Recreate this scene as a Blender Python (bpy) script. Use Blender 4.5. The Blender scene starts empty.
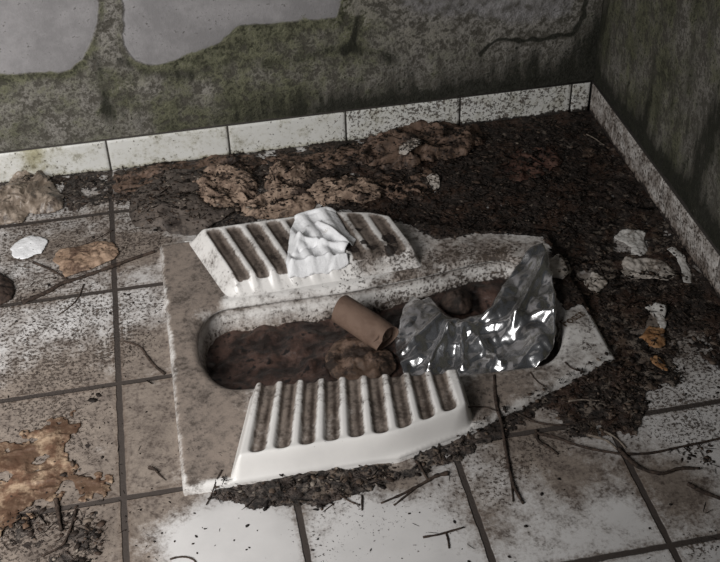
import bpy, math, random
import numpy as np
rng = np.random.default_rng(7)
random.seed(7)
scene = bpy.context.scene
col = scene.collection

# ------------------------------------------------------------------ camera (solved from the 20 cm tile grid)
FPX, CX, CY, CZ, YAW, PITCH, ROLL = 1139.11, .129151, -.933532, 1.035804, .172565, .674964, -.031953
F = np.array([math.sin(YAW)*math.cos(PITCH), math.cos(YAW)*math.cos(PITCH), -math.sin(PITCH)])
R0 = np.array([math.cos(YAW), -math.sin(YAW), 0.]); U0 = np.cross(R0, F)
RV = math.cos(ROLL)*R0 + math.sin(ROLL)*U0; UV = -math.sin(ROLL)*R0 + math.cos(ROLL)*U0
CAM = np.array([CX, CY, CZ])
YB, XR, SKH = .722, .837, .058          # face of back skirting, face of right skirting, skirting height
WY, WX = .728, .843                     # wall planes

def ray(u, v): return F*FPX + RV*(u-360) - UV*(v-281)
def at(u, v, z=0.):
    d = ray(u, v); return CAM + d*((z-CZ)/d[2])
def at_y(u, v, y):
    d = ray(u, v); return CAM + d*((y-CY)/d[1])
def at_x(u, v, x):
    d = ray(u, v); return CAM + d*((x-CX)/d[0])

# ------------------------------------------------------------------ numpy noise
def _hash(ix, iy, seed):
    h = (ix.astype(np.int64)*374761393 + iy.astype(np.int64)*668265263 + seed*974634713) & 0xffffffff
    h = ((h ^ (h >> 13))*1274126177) & 0xffffffff
    h = ((h ^ (h >> 16))*2246822519) & 0xffffffff
    return ((h ^ (h >> 15)) & 0xffffff)/float(0xffffff)
def vnoise(x, y, seed=0):
    x = np.asarray(x, float); y = np.asarray(y, float)
    ix = np.floor(x); iy = np.floor(y); fx = x-ix; fy = y-iy
    fx = fx*fx*(3-2*fx); fy = fy*fy*(3-2*fy)
    a = _hash(ix, iy, seed); b = _hash(ix+1, iy, seed); c = _hash(ix, iy+1, seed); d = _hash(ix+1, iy+1, seed)
    return (a*(1-fx)+b*fx)*(1-fy)+(c*(1-fx)+d*fx)*fy
def fbm(x, y, scale, octs=4, seed=0, gain=.5):
    """0..1, scale = size of largest feature in metres"""
    x = np.asarray(x, float)/scale; y = np.asarray(y, float)/scale
    s = 0; a = 1; t = 0
    for o in range(octs):
        ca, sa = math.cos(o*1.1+seed), math.sin(o*1.1+seed)
        s = s + a*vnoise(ca*x-sa*y+17.3*o, sa*x+ca*y-9.1*o, seed+o*13); t += a
        a *= gain; x = x*2.03; y = y*2.03
    return s/t
def facet(x, y, scale, seed=0):
    """continuous folded-paper noise: random heights on a triangle lattice, interpolated linearly, -.5...5"""
    x = np.asarray(x, float); y = np.asarray(y, float)
    wx = x + scale*.5*(vnoise(x/scale*.8+3, y/scale*.8, seed+50)-.5); wy = y + scale*.5*(vnoise(x/scale*.8, y/scale*.8+7, seed+51)-.5)
    c, s = math.cos(seed*1.7+.4), math.sin(seed*1.7+.4)
    u = (c*wx-s*wy)/scale; v = (s*wx+c*wy)/scale
    sk = (u+v)*.366; i = u+sk; j = v+sk
    ix = np.floor(i); iy = np.floor(j); fx = i-ix; fy = j-iy
    a = _hash(ix, iy, seed); b = _hash(ix+1, iy, seed); cc = _hash(ix, iy+1, seed); d = _hash(ix+1, iy+1, seed)
    lower = a + (b-a)*fx + (d-b)*fy; upper = a + (d-cc)*fx + (cc-a)*fy
    return np.where(fx > fy, lower, upper)-.5
def ridged(x, y, scale, seed=0, aniso=None):
    """sharp branching creases: warped ridge noise, 0..1"""
    x = np.asarray(x, float); y = np.asarray(y, float)
    if aniso is not None:
        ca, sa = math.cos(aniso), math.sin(aniso); x, y = .5*(ca*x+sa*y), -sa*x+ca*y
    x = x+scale*.9*(fbm(x, y, scale*1.2, 2, seed+70)-.5); y = y+scale*.9*(fbm(x, y, scale*1.2, 2, seed+71)-.5)
    s = 0; a = 1.; t = 0; w = 1.
    for o in range(3):
        r = 1-np.abs(2*vnoise(x/scale+11*o, y/scale-7*o, seed+o*7)-1); r = r**1.5
        s = s+a*r*w; t += a; w = np.clip(r*1.4, .25, 1); a *= .45; scale *= .45
    return s/t
def sst(a, b, x):
    t = np.clip((x-a)/(b-a), 0, 1); return t*t*(3-2*t)

def sdf(P, x, y):
    """signed distance to a polygon, negative inside"""
    P = np.asarray(P, float)[:, :2]; x = np.asarray(x, float); y = np.asarray(y, float)
    d2 = np.full(x.shape, 1e9); ins = np.zeros(x.shape, bool)
    n = len(P)
    for k in range(n):
        ax, ay = P[k]; bx, by = P[(k+1) % n]
        ex, ey = bx-ax, by-ay; px, py = x-ax, y-ay
        t = np.clip((px*ex+py*ey)/(ex*ex+ey*ey+1e-18), 0, 1)
        d2 = np.minimum(d2, (px-t*ex)**2+(py-t*ey)**2)
        if ay != by:
            c = ((ay <= y) & (by > y)) | ((by <= y) & (ay > y))
            ins ^= c & (x < ax + (y-ay)*(bx-ax)/(by-ay))
    d = np.sqrt(d2); return np.where(ins, -d, d)
def smooth_closed(P, n=8):
    P = np.asarray(P, float); out = []
    m = len(P)
    for k in range(m):
        p0, p1, p2, p3 = P[k-1], P[k], P[(k+1) % m], P[(k+2) % m]
        for q in range(n):
            t = q/n
            out.append(.5*(2*p1+(p2-p0)*t+(2*p0-5*p1+4*p2-p3)*t*t+(3*p1-p0-3*p2+p3)*t**3))
    return np.array(out)
def smooth_open(P, n=6):
    P = [np.asarray(p, float) for p in P]; P = [2*P[0]-P[1]] + P + [2*P[-1]-P[-2]]; out = []
    for k in range(1, len(P)-2):
        p0, p1, p2, p3 = P[k-1:k+3]
        for q in range(n):
            t = q/n
            out.append(.5*(2*p1+(p2-p0)*t+(2*p0-5*p1+4*p2-p3)*t*t+(3*p1-p0-3*p2+p3)*t**3))
    out.append(P[-2]); return np.array(out)

# ------------------------------------------------------------------ object helpers
def tag(o, label=None, cat=None, group=None, kind=None):
    if label: o['label'] = label
    if cat: o['category'] = cat
    if group: o['group'] = group
    if kind: o['kind'] = kind
    return o
def mesh_obj(name, V, Fc, mat, parent=None, attrs=None, smooth=True):
    me = bpy.data.meshes.new(name)
    V = np.asarray(V, np.float32)
    if isinstance(Fc, np.ndarray):
        n, k = Fc.shape
        me.vertices.add(len(V)); me.vertices.foreach_set('co', V.ravel())
        me.loops.add(n*k); me.loops.foreach_set('vertex_index', Fc.astype(np.int32).ravel())
        me.polygons.add(n); me.polygons.foreach_set('loop_start', np.arange(0, n*k, k, dtype=np.int32))
        me.update(calc_edges=True)
    else:
        me.from_pydata(V.tolist(), [], Fc); me.update()
    me.validate()
    if smooth: me.polygons.foreach_set('use_smooth', np.ones(len(me.polygons), bool))
    for k, a in (attrs or {}).items():
        at_ = me.attributes.new(k, 'FLOAT', 'POINT'); at_.data.foreach_set('value', np.asarray(a, np.float32).ravel())
    me.materials.append(mat)
    o = bpy.data.objects.new(name, me); col.objects.link(o)
    if parent: o.parent = parent
    return o
def empty(name, loc=(0, 0, 0)):
    o = bpy.data.objects.new(name, None); o.location = loc; o.empty_display_size = .03; col.objects.link(o); return o
def grid(x0, x1, y0, y1, h):
    nx = int(round((x1-x0)/h))+1; ny = int(round((y1-y0)/h))+1
    return np.meshgrid(np.linspace(x0, x1, nx), np.linspace(y0, y1, ny))
def quads(mask):
    """faces of a grid whose four corners lie in mask"""
    ny, nx = mask.shape; idx = np.arange(ny*nx).reshape(ny, nx)
    keep = mask[:-1, :-1] & mask[1:, :-1] & mask[1:, 1:] & mask[:-1, 1:]
    f = np.stack([idx[:-1, :-1], idx[:-1, 1:], idx[1:, 1:], idx[1:, :-1]], -1)
    return f[keep]
def compact(V, f, attrs):
    used = np.unique(f); re = np.zeros(len(V), int); re[used] = np.arange(len(used))
    return V[used], re[f], {k: np.asarray(a).ravel()[used] for k, a in attrs.items()}
def domain_grid(sd, x0, x1, y0, y1, h):
    """grid on the region sd<0, its rim snapped on the outline: X, Y (flat), faces"""
    X, Y = grid(x0, x1, y0, y1, h)
    D = sd(X, Y)
    f = quads(D < h*.45); used = np.zeros(X.size, bool); used[np.unique(f)] = True
    cnt = np.bincount(f.ravel(), minlength=X.size)
    rim = used & (cnt < 4)
    x = X.ravel().copy(); y = Y.ravel().copy()
    for _ in range(2):
        e = 1e-4; xr, yr = x[rim], y[rim]
        d = sd(xr, yr); gx = (sd(xr+e, yr)-sd(xr-e, yr))/(2*e); gy = (sd(xr, yr+e)-sd(xr, yr-e))/(2*e)
        n = gx*gx+gy*gy+1e-9
        x[rim] -= np.clip(d*gx/n, -h, h); y[rim] -= np.clip(d*gy/n, -h, h)
    re = np.cumsum(used)-1
    # rim edges in order of their faces, for skirts
    e = np.concatenate([f[:, [0, 1]], f[:, [1, 2]], f[:, [2, 3]], f[:, [3, 0]]])
    key = np.sort(e, 1); k2 = key[:, 0]*(X.size+1)+key[:, 1]
    un_, inv, c = np.unique(k2, return_inverse=True, return_counts=True)
    be = e[c[inv] == 1]
    return x[used], y[used], re[f], re[be]

# ------------------------------------------------------------------ shader helper
class NT:
    def __init__(s, name):
        s.m = bpy.data.materials.new(name); s.m.use_nodes = True; s.t = s.m.node_tree; s.t.nodes.clear()
        s.out = s.n('ShaderNodeOutputMaterial'); s.b = s.n('ShaderNodeBsdfPrincipled')
        s.t.links.new(s.b.outputs[0], s.out.inputs[0]); s.geo = None
    def n(s, typ, **k):
        n = s.t.nodes.new(typ)
        for a, v in k.items(): setattr(n, a, v)
        return n
    def put(s, sock, v):
        if isinstance(v, bpy.types.NodeSocket): s.t.links.new(v, sock)
        elif v is not None:
            if sock.type == 'RGBA' and not hasattr(v, '__len__'): v = (v, v, v, 1)
            elif sock.type == 'RGBA' and len(v) == 3: v = (*v, 1)
            sock.default_value = v
    def pos(s):
        if not s.geo: s.geo = s.n('ShaderNodeNewGeometry')
        return s.geo.outputs['Position']
    def mapped(s, scale):
        n = s.n('ShaderNodeMapping'); s.put(n.inputs['Vector'], s.pos()); n.inputs['Scale'].default_value = scale; return n.outputs[0]
    def noise(s, scale, detail=4, rough=.55, vec=None, dist=0):
        n = s.n('ShaderNodeTexNoise'); s.put(n.inputs['Vector'], vec or s.pos()); s.put(n.inputs['Scale'], scale)
        s.put(n.inputs['Detail'], detail); s.put(n.inputs['Roughness'], rough); s.put(n.inputs['Distortion'], dist); return n.outputs[0]
    def voro(s, scale, vec=None, feature='F1'):
        n = s.n('ShaderNodeTexVoronoi', feature=feature); s.put(n.inputs['Vector'], vec or s.pos()); s.put(n.inputs['Scale'], scale); return n.outputs[0]
    def attr(s, name):
        n = s.n('ShaderNodeAttribute', attribute_name=name); return n.outputs['Fac']
    def ma(s, op, a, b=None, c=None, clamp=False):
        n = s.n('ShaderNodeMath', operation=op, use_clamp=clamp)
        for i, v in enumerate((a, b, c)):
            if v is not None: s.put(n.inputs[i], v)
        return n.outputs[0]
    def add(s, a, b): return s.ma('ADD', a, b)
    def mul(s, a, b): return s.ma('MULTIPLY', a, b)
    def step(s, v, a, b):
        n = s.n('ShaderNodeMapRange', interpolation_type='SMOOTHSTEP'); s.put(n.inputs[0], v)
        s.put(n.inputs[1], a); s.put(n.inputs[2], b); n.inputs[3].default_value = 0; n.inputs[4].default_value = 1; return n.outputs[0]
    def mix(s, f, a, b):
        n = s.n('ShaderNodeMix', data_type='RGBA'); s.put(n.inputs[0], f); s.put(n.inputs[6], a); s.put(n.inputs[7], b); return n.outputs[2]
    def lerp(s, f, a, b):
        n = s.n('ShaderNodeMix', data_type='FLOAT'); s.put(n.inputs[0], f); s.put(n.inputs[2], a); s.put(n.inputs[3], b); return n.outputs[0]
    def sep(s, v):
        n = s.n('ShaderNodeSeparateXYZ'); s.put(n.inputs[0], v); return n.outputs
    def fin(s, color, rough=.6, bump=None, dist=.001, metal=0, spec=.5, **k):
        s.put(s.b.inputs['Base Color'], color); s.put(s.b.inputs['Roughness'], rough)
        s.put(s.b.inputs['Metallic'], metal); s.put(s.b.inputs['Specular IOR Level'], spec)
        for a, v in k.items(): s.put(s.b.inputs[a], v)
        if bump is not None:
            n = s.n('ShaderNodeBump'); s.put(n.inputs['Height'], bump); n.inputs['Distance'].default_value = dist; s.put(n.inputs['Strength'], 1.)
            s.t.links.new(n.outputs[0], s.b.inputs['Normal'])
        return s.m

# dirty white ceramic: "dirt" = brown film, "muck" = crusts of dark soil, also the painted crevice line of the bowl, "speck" = fine dark specks
def ceramic(name, white, film_a, film_b, tiles=False):
    s = NT(name)
    big = s.noise(38, 6, .65); fine = s.noise(210, 5, .65); grit = s.noise(430, 3, .6)
    d = s.attr('dirt'); sp = s.attr('speck'); mk = s.attr('muck')
    base = s.mix(s.step(s.noise(14, 5, .6), .35, .75), white, [c*.9 for c in white])
    fv = s.add(s.mul(d, 1.5), s.add(s.mul(s.add(big, -.5), 1.5), s.mul(s.add(fine, -.5), .9)))
    film = s.mul(s.step(fv, .12, 1.05), s.step(d, .0, .12))
    mid = s.noise(100, 6, .72)
    c = s.mix(s.mul(film, .93), base, s.mix(s.step(s.add(s.mul(big, .45), s.add(s.mul(mid, .4), s.mul(fine, .25))), .45, .65), film_a, film_b))
    dk = s.mul(s.step(s.add(s.mul(big, .5), s.add(s.mul(mid, .5), s.mul(s.add(fine, -.5), .6))), .51, .66), s.mul(film, .65)); c = s.mix(dk, c, [v*.5 for v in film_b])
    # fine specks
    sv = s.add(s.add(s.mul(fine, .75), s.mul(grit, .35)), s.mul(s.noise(26, 3, .5), .22))
    th = s.ma('SUBTRACT', .865, s.mul(sp, .27))
    spk = s.mul(s.step(sv, th, s.add(th, .06)), s.step(sp, .0, .06))
    c = s.mix(s.mul(spk, .86), c, s.mix(s.step(mid, .4, .62), (.042, .031, .025), (.11, .08, .06)))
    dp = s.attr('deep'); c = s.mix(s.mul(dp, s.add(.45, s.mul(fine, 1.))), c, (.040, .027, .020))
    # crusts
    mv = s.add(mk, s.add(s.mul(s.add(big, -.5), .9), s.mul(s.add(fine, -.5), .8)))
    crust = s.mul(s.step(mv, .46, .56), s.step(mk, .0, .1))
    c = s.mix(s.mul(crust, .95), c, s.mix(s.step(fine, .4, .6), (.010, .007, .006), (.040, .027, .021)))
    rough = s.lerp(film, .34, .62); rough = s.lerp(crust, rough, .75)
    bump = s.add(s.mul(film, s.mul(fine, .5)), s.add(s.mul(crust, s.add(.5, s.mul(grit, 1.2))), s.mul(spk, .5)))
    if tiles:
        x, y, z = s.sep(s.pos())
        wob = s.mul(s.add(s.noise(55, 3, .5), -.5), .003)
        def line(v):
            q = s.ma('MULTIPLY', s.ma('PINGPONG', v, .1), 1.)
            return s.add(q, wob)
        g = s.ma('MINIMUM', line(x), line(y))
        gm = s.ma('SUBTRACT', 1., s.step(g, .0030, .0046))
        edge = s.mul(s.ma('SUBTRACT', 1., s.step(g, .004, .011)), s.mul(s.attr('grime'), s.step(fine, .3, .6)))
        c = s.mix(s.mul(edge, .55), c, (.17, .125, .095))
        c = s.mix(gm, c, s.mix(fine, (.035, .027, .023), (.085, .068, .058)))
        rough = s.lerp(gm, rough, .85)
        bump = s.add(bump, s.mul(gm, -1.2))
    return s.fin(c, rough, bump, .0012)

M = {}
M['floor'] = ceramic('floor tile', (.75, .73, .715), (.285, .228, .182), (.135, .10, .078), tiles=True)
M['pan'] = ceramic('pan ceramic', (.86, .835, .805), (.255, .198, .158), (.115, .086, .067))
M['skirt'] = ceramic('skirting tile', (.76, .755, .72), (.42, .39, .24), (.30, .27, .17))

def grout_mat():
    s = NT('grout'); f = s.noise(120, 4); return s.fin(s.mix(f, (.03, .026, .022), (.08, .07, .06)), .9, f, .002)
M['grout'] = grout_mat()

def wall_mat(name, dark=False):
    s = NT(name)
    pl = s.attr('plaster'); mo = s.attr('moss'); bk = s.attr('black'); wt = s.attr('pale')
    big = s.noise(13, 6, .65); mid = s.noise(48, 6, .7); fine = s.noise(190, 5, .65); str_ = s.noise(9, 5, .6, s.mapped((6, 6, 1.2)))
    smooth = s.mix(s.step(s.add(s.mul(s.noise(7, 5, .6), .6), s.mul(mid, .4)), .40, .60), (.245, .236, .238), (.335, .322, .325))
    pit = s.step(s.add(s.mul(fine, .7), s.mul(mid, .45)), .655, .74)
    smooth = s.mix(s.mul(pit, .7), smooth, (.07, .065, .06))
    raw = s.mix(s.step(s.add(mid, s.mul(s.add(fine, -.5), .7)), .40, .62), (.10, .092, .076), (.33, .31, .28))
    raw = s.mix(s.step(s.add(fine, s.mul(mid, .5)), .85, .98), raw, (.055, .05, .04))
    pl = s.step(s.add(pl, s.mul(s.add(mid, -.5), 1.1)), .25, .75)
    c = s.mix(pl, raw, smooth)
    mv = s.add(mo, s.add(s.mul(s.add(big, -.5), 1.5), s.add(s.mul(s.add(mid, -.5), 1.4), s.mul(s.add(fine, -.5), .5))))
    mm = s.mul(s.step(mv, .25, .8), s.step(mo, 0, .1))
    green = s.mix(s.step(s.add(mid, s.mul(s.add(fine, -.5), .6)), .38, .62), (.042, .044, .026), (.175, .176, .105))
    green = s.mix(s.step(fine, .45, .7), green, (.09, .088, .055))
    c = s.mix(s.mul(mm, .9), c, green)
    bv = s.add(bk, s.add(s.mul(s.add(str_, -.5), .9), s.add(s.mul(s.add(mid, -.5), 1.), s.mul(s.add(fine, -.5), .7))))
    bm = s.mul(s.step(bv, .4, .72), s.step(bk, 0, .1))
    c = s.mix(s.mul(bm, .92), c, s.mix(fine, (.010, .011, .008), (.034, .034, .024)))
    pv = s.mul(s.step(s.add(wt, s.add(s.mul(s.add(mid, -.5), 1.2), s.mul(s.add(fine, -.5), .8))), .45, .62), s.step(wt, 0, .1))
    c = s.mix(s.mul(pv, .75), c, (.30, .28, .24))
    h = s.add(s.mul(mid, s.lerp(pl, .9, .12)), s.mul(fine, s.lerp(pl, .7, .15)))
    return s.fin(c, .88, h, .006, spec=.25)
M['wall'] = wall_mat('mossy plaster')

def muck_mat():
    s = NT('wet litter')
    t = s.attr('tint'); f = s.noise(150, 6, .7); g = s.noise(420, 3, .6); b = s.noise(22, 5, .6); w = s.noise(75, 5, .65)
    c = s.mix(s.step(f, .38, .62), (.012, .009, .007), (.055, .039, .031))
    red = s.mix(f, (.035, .018, .012), (.105, .060, .042))
    c = s.mix(s.mul(s.step(b, .47, .60), .7), c, red)
    grey = s.mix(s.step(f, .4, .62), (.024, .020, .018), (.15, .125, .108))
    c = s.mix(t, c, grey)
    pl = s.attr('pale')
    bits = s.step(s.add(s.add(w, s.mul(g, .35)), s.mul(pl, .13)), .80, .85)
    c = s.mix(s.mul(bits, .7), c, s.mix(s.step(b, .4, .6), (.27, .225, .185), (.15, .105, .075)))
    return s.fin(c, s.lerp(s.step(b, .42, .6), .75, .38), s.add(s.mul(f, 1.), s.mul(g, .35)), .0035, spec=.45)
M['muck'] = muck_mat()

def flake_mat():
    s = NT('leaf bits'); t = s.attr('tint'); f = s.noise(300, 3)
    n = s.n('ShaderNodeValToRGB'); s.put(n.inputs[0], t); e = n.color_ramp.elements
    e[0].position = 0; e[0].color = (.010, .008, .007, 1); e[1].position = 1; e[1].color = (.34, .29, .24, 1)
    for p, cc in ((.45, (.032, .022, .017, 1)), (.7, (.075, .048, .034, 1)), (.88, (.16, .115, .085, 1))):
        q = e.new(p); q.color = cc
    return s.fin(s.mix(s.mul(f, .5), n.outputs[0], (.02, .015, .012)), .7, f, .001, spec=.3)
M['flake'] = flake_mat()

def paper(name, a, b, stain_shade, amt, rough=.75, sc=60, trans=0, spec=.3):
    s = NT(name); f = s.noise(sc, 6, .65); g = s.noise(260, 4, .6)
    c = s.mix(s.step(f, .4, .6), a, b)
    st = s.step(s.add(s.noise(sc*.45, 6, .68), s.mul(g, .25)), .78-amt*.4, .88-amt*.3)
    c = s.mix(s.mul(st, .9), c, stain_shade)  # random dark blotches: dirt, plus painted shade for the valleys of crumpled sheets
    k = {}
    return s.fin(c, rough, s.add(f, s.mul(g, .4)), .0016, spec=spec, **k)
M['tissue'] = paper('white tissue', (.86, .86, .87), (.93, .93, .94), (.55, .52, .48), .02, .9)
M['tissue_grey'] = paper('soiled tissue', (.52, .50, .47), (.68, .66, .63), (.13, .095, .07), .3, .9)
M['scrap_dirty'] = paper('dirty paper', (.44, .39, .34), (.60, .55, .50), (.10, .07, .05), .42, .9)
M['brown_paper'] = paper('brown paper', (.20, .138, .102), (.39, .285, .215), (.045, .031, .025), .42, .75, 75)
M['dark_paper'] = paper('dark wet paper', (.105, .068, .048), (.19, .125, .092), (.025, .018, .015), .45, .6)
M['red_paper'] = paper('red brown pulp', (.06, .028, .020), (.115, .062, .046), (.02, .013, .011), .5, .7)
M['grey_sheet'] = paper('grey wet sheet', (.085, .070, .060), (.145, .118, .100), (.035, .027, .023), .4, .6)
M['tan_leaf'] = paper('tan leaf', (.29, .195, .135), (.42, .295, .21), (.085, .05, .035), .40, .65)
M['orange_leaf'] = paper('orange leaf', (.30, .15, .065), (.42, .24, .12), (.07, .035, .02), .25, .6)
M['sodden'] = paper('sodden cardboard', (.165, .092, .058), (.43, .315, .215), (.085, .046, .028), .6, .6, 42)
M['bag'] = paper('tan plastic bag', (.21, .165, .128), (.38, .31, .25), (.06, .043, .034), .45, .38, 60, spec=.5)  # dark blotches put the shade of the bag's hollows into its colour
M['card'] = paper('cardboard', (.155, .100, .074), (.19, .126, .094), (.11, .07, .05), .1, .75, 40)
M['card_in'] = paper('cardboard inside', (.20, .135, .10), (.26, .18, .14), (.12, .08, .06), .1, .8, 40)
M['clot'] = paper('dark clod', (.035, .024, .019), (.07, .047, .037), (.015, .011, .009), .4, .75)
M['twig'] = paper('twig bark', (.030, .021, .016), (.075, .052, .040), (.015, .011, .009), .3, .8, 160)
M['straw'] = paper('pale stalk', (.16, .13, .105), (.26, .215, .175), (.05, .04, .03), .2, .8, 160)
def foil_mat():
    s = NT('silver foil'); f = s.noise(26, 4, .6); g = s.noise(120, 4, .6)
    c = s.mix(s.step(f, .42, .72), (.72, .72, .73), (.34, .33, .325))
    return s.fin(c, s.lerp(f, .14, .30), g, .0003, metal=.95)
M['foil'] = foil_mat()
def sludge_mat():
    s = NT('brown sludge'); f = s.noise(70, 5, .6); b = s.noise(24, 4)
    c = s.mix(s.step(s.add(s.mul(b, .6), s.mul(f, .4)), .42, .58), (.018, .012, .010), (.095, .056, .044)); c = s.mix(s.step(f, .56, .66), c, (.012, .009, .008))
    return s.fin(c, s.lerp(b, .25, .55), f, .003)
M['sludge'] = sludge_mat()
def ink_mat():
    s = NT('brown ink'); f = s.noise(300, 3); return s.fin(s.mix(f, (.05, .03, .018), (.12, .08, .05)), .7)
M['ink'] = ink_mat()

# ------------------------------------------------------------------ squat pan geometry
ZS, ZF, YC = .012, .041, .235
P_OUT = np.array([(.070, -.012), (.330, -.015), (.430, .011), (.647, .097), (.647, .373), (.430, .459), (.330, .485), (.070, .482)])
BX0, BX1 = .108, .607
def bowl_lo(x): return np.interp(x, [.10, .16, .44, .55, .61], [.152, .146, .110, .104, .104])
def bowl_up(x): return np.interp(x, [.10, .16, .33, .44, .52, .61], [.315, .317, .316, .325, .338, .345])
def bowl_poly(n=56):
    xs = BX0 + (BX1-BX0)*(.5-.5*np.cos(np.linspace(0, math.pi, n)))
    tl = np.clip((xs-BX0)/.05, 0, 1); tr = np.clip((BX1-xs)/.07, 0, 1)
    h = np.sqrt(np.clip(1-(1-tl)**2.4, 0, 1))*np.sqrt(np.clip(1-(1-tr)**2.4, 0, 1))
    low = np.stack([xs, YC-(YC-bowl_lo(xs))*h], 1); up = np.stack([xs, YC+(bowl_up(xs)-YC)*h], 1)[::-1]
    return np.concatenate([low, up[1:-1]])
P_BOWL = bowl_poly()
FOOT_F = np.array([(.124, -.0125), (.330, -.0150), (.425, .0097), (.434, .018), (.439, .099), (.168, .132)])
FOOT_M = np.array([(.108, -.0125), (.330, -.0150), (.395, .0020), (.425, .020), (.449, .134), (.156, .147)])   # rear one, mirrored
FOOT_R = (FOOT_M*np.array([1, -1])+np.array([0, 2*YC]))[::-1]
FW_F = [.013, .014, .014, .010, .020, .016]   # slope widths along the edges of FOOT_F
def foot_shape(x, y, rear):
    """height 0..1 and groove depth 0..1 of a footrest"""
    y2 = 2*YC-y if rear else y
    s = np.ones(np.shape(x)); P = FOOT_M if rear else FOOT_F; n = len(P); dist = []
    for k in range(n):
        ax, ay = P[k]; bx, by = P[(k+1) % n]; L = math.hypot(bx-ax, by-ay)
        d = ((bx-ax)*(y2-ay)-(by-ay)*(x-ax))/L
        w = {0: .015, 1: .015, 2: .015, 3: .012, 4: .030 if rear else .013, 5: .028 if rear else .014}[k]
        s = s*sst(-.001, w, d); dist.append(d)
    t = np.clip(y2/.147, -.2, 1.2)
    u0 = (.116 if rear else .128)+.042*t; u1 = (.424 if rear else .434)+(.025*t if rear else 0)
    q = (x-u0)/(u1-u0)
    ng = 9
    ph = (q-.062)/(.885)*ng; fr = ph-np.floor(ph)
    inside = (ph > 0) & (ph < ng)
    prof = .5-.5*np.cos(2*math.pi*fr); prof = np.clip(prof*1.9-.12, 0, 1); prof = np.where(inside, prof, 0)
    outer = np.minimum(np.minimum(dist[0], dist[1]), dist[2])
    endw = sst(.013, .021, outer-.006*(2*fr-1)**2)
    g = prof*endw
    return s, g, fr, inside, outer
class Raster:
    """a field of the floor plan, kept on a 1.5 mm grid and read back bilinearly"""
    def __init__(s, fn, x0=-.48, x1=.92, y0=-.52, y1=.78, h=.0015):
        s.x0, s.y0, s.h = x0, y0, h; X, Y = grid(x0, x1, y0, y1, h); s.ny, s.nx = X.shape
        s.h = X[0, 1]-X[0, 0]; s.hy = Y[1, 0]-Y[0, 0]; s.Z = fn(X, Y)
    def __call__(s, x, y):
        a = np.clip((np.asarray(x, float)-s.x0)/s.h, 0, s.nx-1.001); b = np.clip((np.asarray(y, float)-s.y0)/s.hy, 0, s.ny-1.001)
        i = a.astype(int); j = b.astype(int); p = a-i; q = b-j; Z = s.Z
        return (Z[j, i]*(1-p)+Z[j, i+1]*p)*(1-q)+(Z[j+1, i]*(1-p)+Z[j+1, i+1]*p)*q
bowl_d = Raster(lambda X, Y: sdf(P_BOWL, X, Y), .04, .68, .04, .42)
def pan_z(x, y):
    do = -sdf(P_OUT, x, y); db = bowl_d(x, y)
    z = ZS-.005*(1-np.clip(do/.007, 0, 1))**2-.0055*(1-np.clip(db/.010, 0, 1))**2
    return z
def foot_z(x, y, rear):
    s, g, fr, ins, outer = foot_shape(x, y, rear)
    z = ZS-.0015+(ZF-(.003 if rear else 0)-ZS+.0015)*s - .0065*g*s*(1-(.55*sst(.31, .34, x) if rear else 0))
    return np.minimum(z, ZS+.02+bowl_d(x, y)*6)
def on_pan(x, y): return sdf(P_OUT, x, y) < 0
def support_exact(x, y):
    x = np.asarray(x, float); y = np.asarray(y, float)
    z = np.zeros(np.broadcast(x, y).shape)
    pz = pan_z(x, y); z = np.where(on_pan(x, y), pz, z)
    for P, r in ((FOOT_F, False), (FOOT_R, True)):
        z = np.where(sdf(P, x, y) < 0, np.maximum(z, foot_z(x, y, r)), z)
    return np.where(bowl_d(x, y) < 0, -.04, z)
support = Raster(support_exact)
from functools import lru_cache
@lru_cache(None)
def hit(u, v, extra=0.):
    """point of the floor / pan seen at a place of the photograph"""
    z = 0.
    for _ in range(8):
        p = at(u, v, z+extra); z = .5*z+.5*float(support(p[0], p[1]))
    return np.array([p[0], p[1], z+extra])
def poly(pts, extra=0.): return np.array([hit(u, v, extra)[:2] for u, v in pts])
def flat(pts): return np.array([at(u, v)[:2] for u, v in pts])
def blobs(x, y, L):
    s = np.zeros(np.shape(x))
    for u, v, r, a in L:
        p = hit(u, v); rr = r/800.
        s = s+a*np.exp(-((x-p[0])**2+(y-p[1])**2)/(rr*rr))
    return s

# ------------------------------------------------------------------ muck field (thickness of the wet litter on floor and pan rim)
A_DENSE = flat([(300, 200), (335, 160), (400, 134), (470, 112), (604, 92), (665, 185), (720, 262), (770, 310), (740, 340), (640, 330), (620, 345), (618, 362), (600, 385), (575, 330), (562, 290), (545, 250)]) 
A_BACK = poly([(325, 208), (396, 212), (404, 226), (436, 240), (470, 236), (540, 240), (558, 262), (556, 285), (550, 302), (566, 311), (582, 306), (600, 300), (640, 260), (560, 150), (420, 150), (330, 180)])
A_RIGHT = flat([(560, 300), (640, 330), (720, 320), (720, 395), (660, 410), (600, 430), (560, 425), (520, 415), (540, 390), (590, 360), (600, 340)])
A_STRIP = flat([(58, 178), (130, 168), (250, 154), (360, 140), (330, 200), (240, 226), (190, 236), (140, 226), (128, 200), (100, 205), (66, 214)])
A_FRONT = flat([(205, 500), (232, 468), (320, 452), (396, 440), (462, 415), (500, 400), (560, 375), (612, 350), (650, 400), (640, 440), (590, 440), (520, 432), (482, 454), (440, 468), (400, 482), (350, 496), (325, 506), (250, 510), (230, 505)])
A_LOW = flat([(640, 440), (720, 420), (720, 600), (712, 545), (705, 500), (712, 470), (668, 468)])
A_BL = flat([(-40, 505), (60, 505), (100, 500), (112, 540), (60, 590), (-40, 600)])
A_EDGE = flat([(-20, 184), (110, 171), (347, 140), (586, 113), (720, 296), (760, 350), (700, 290), (580, 125), (347, 152), (110, 182), (-20, 196)])
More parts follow.
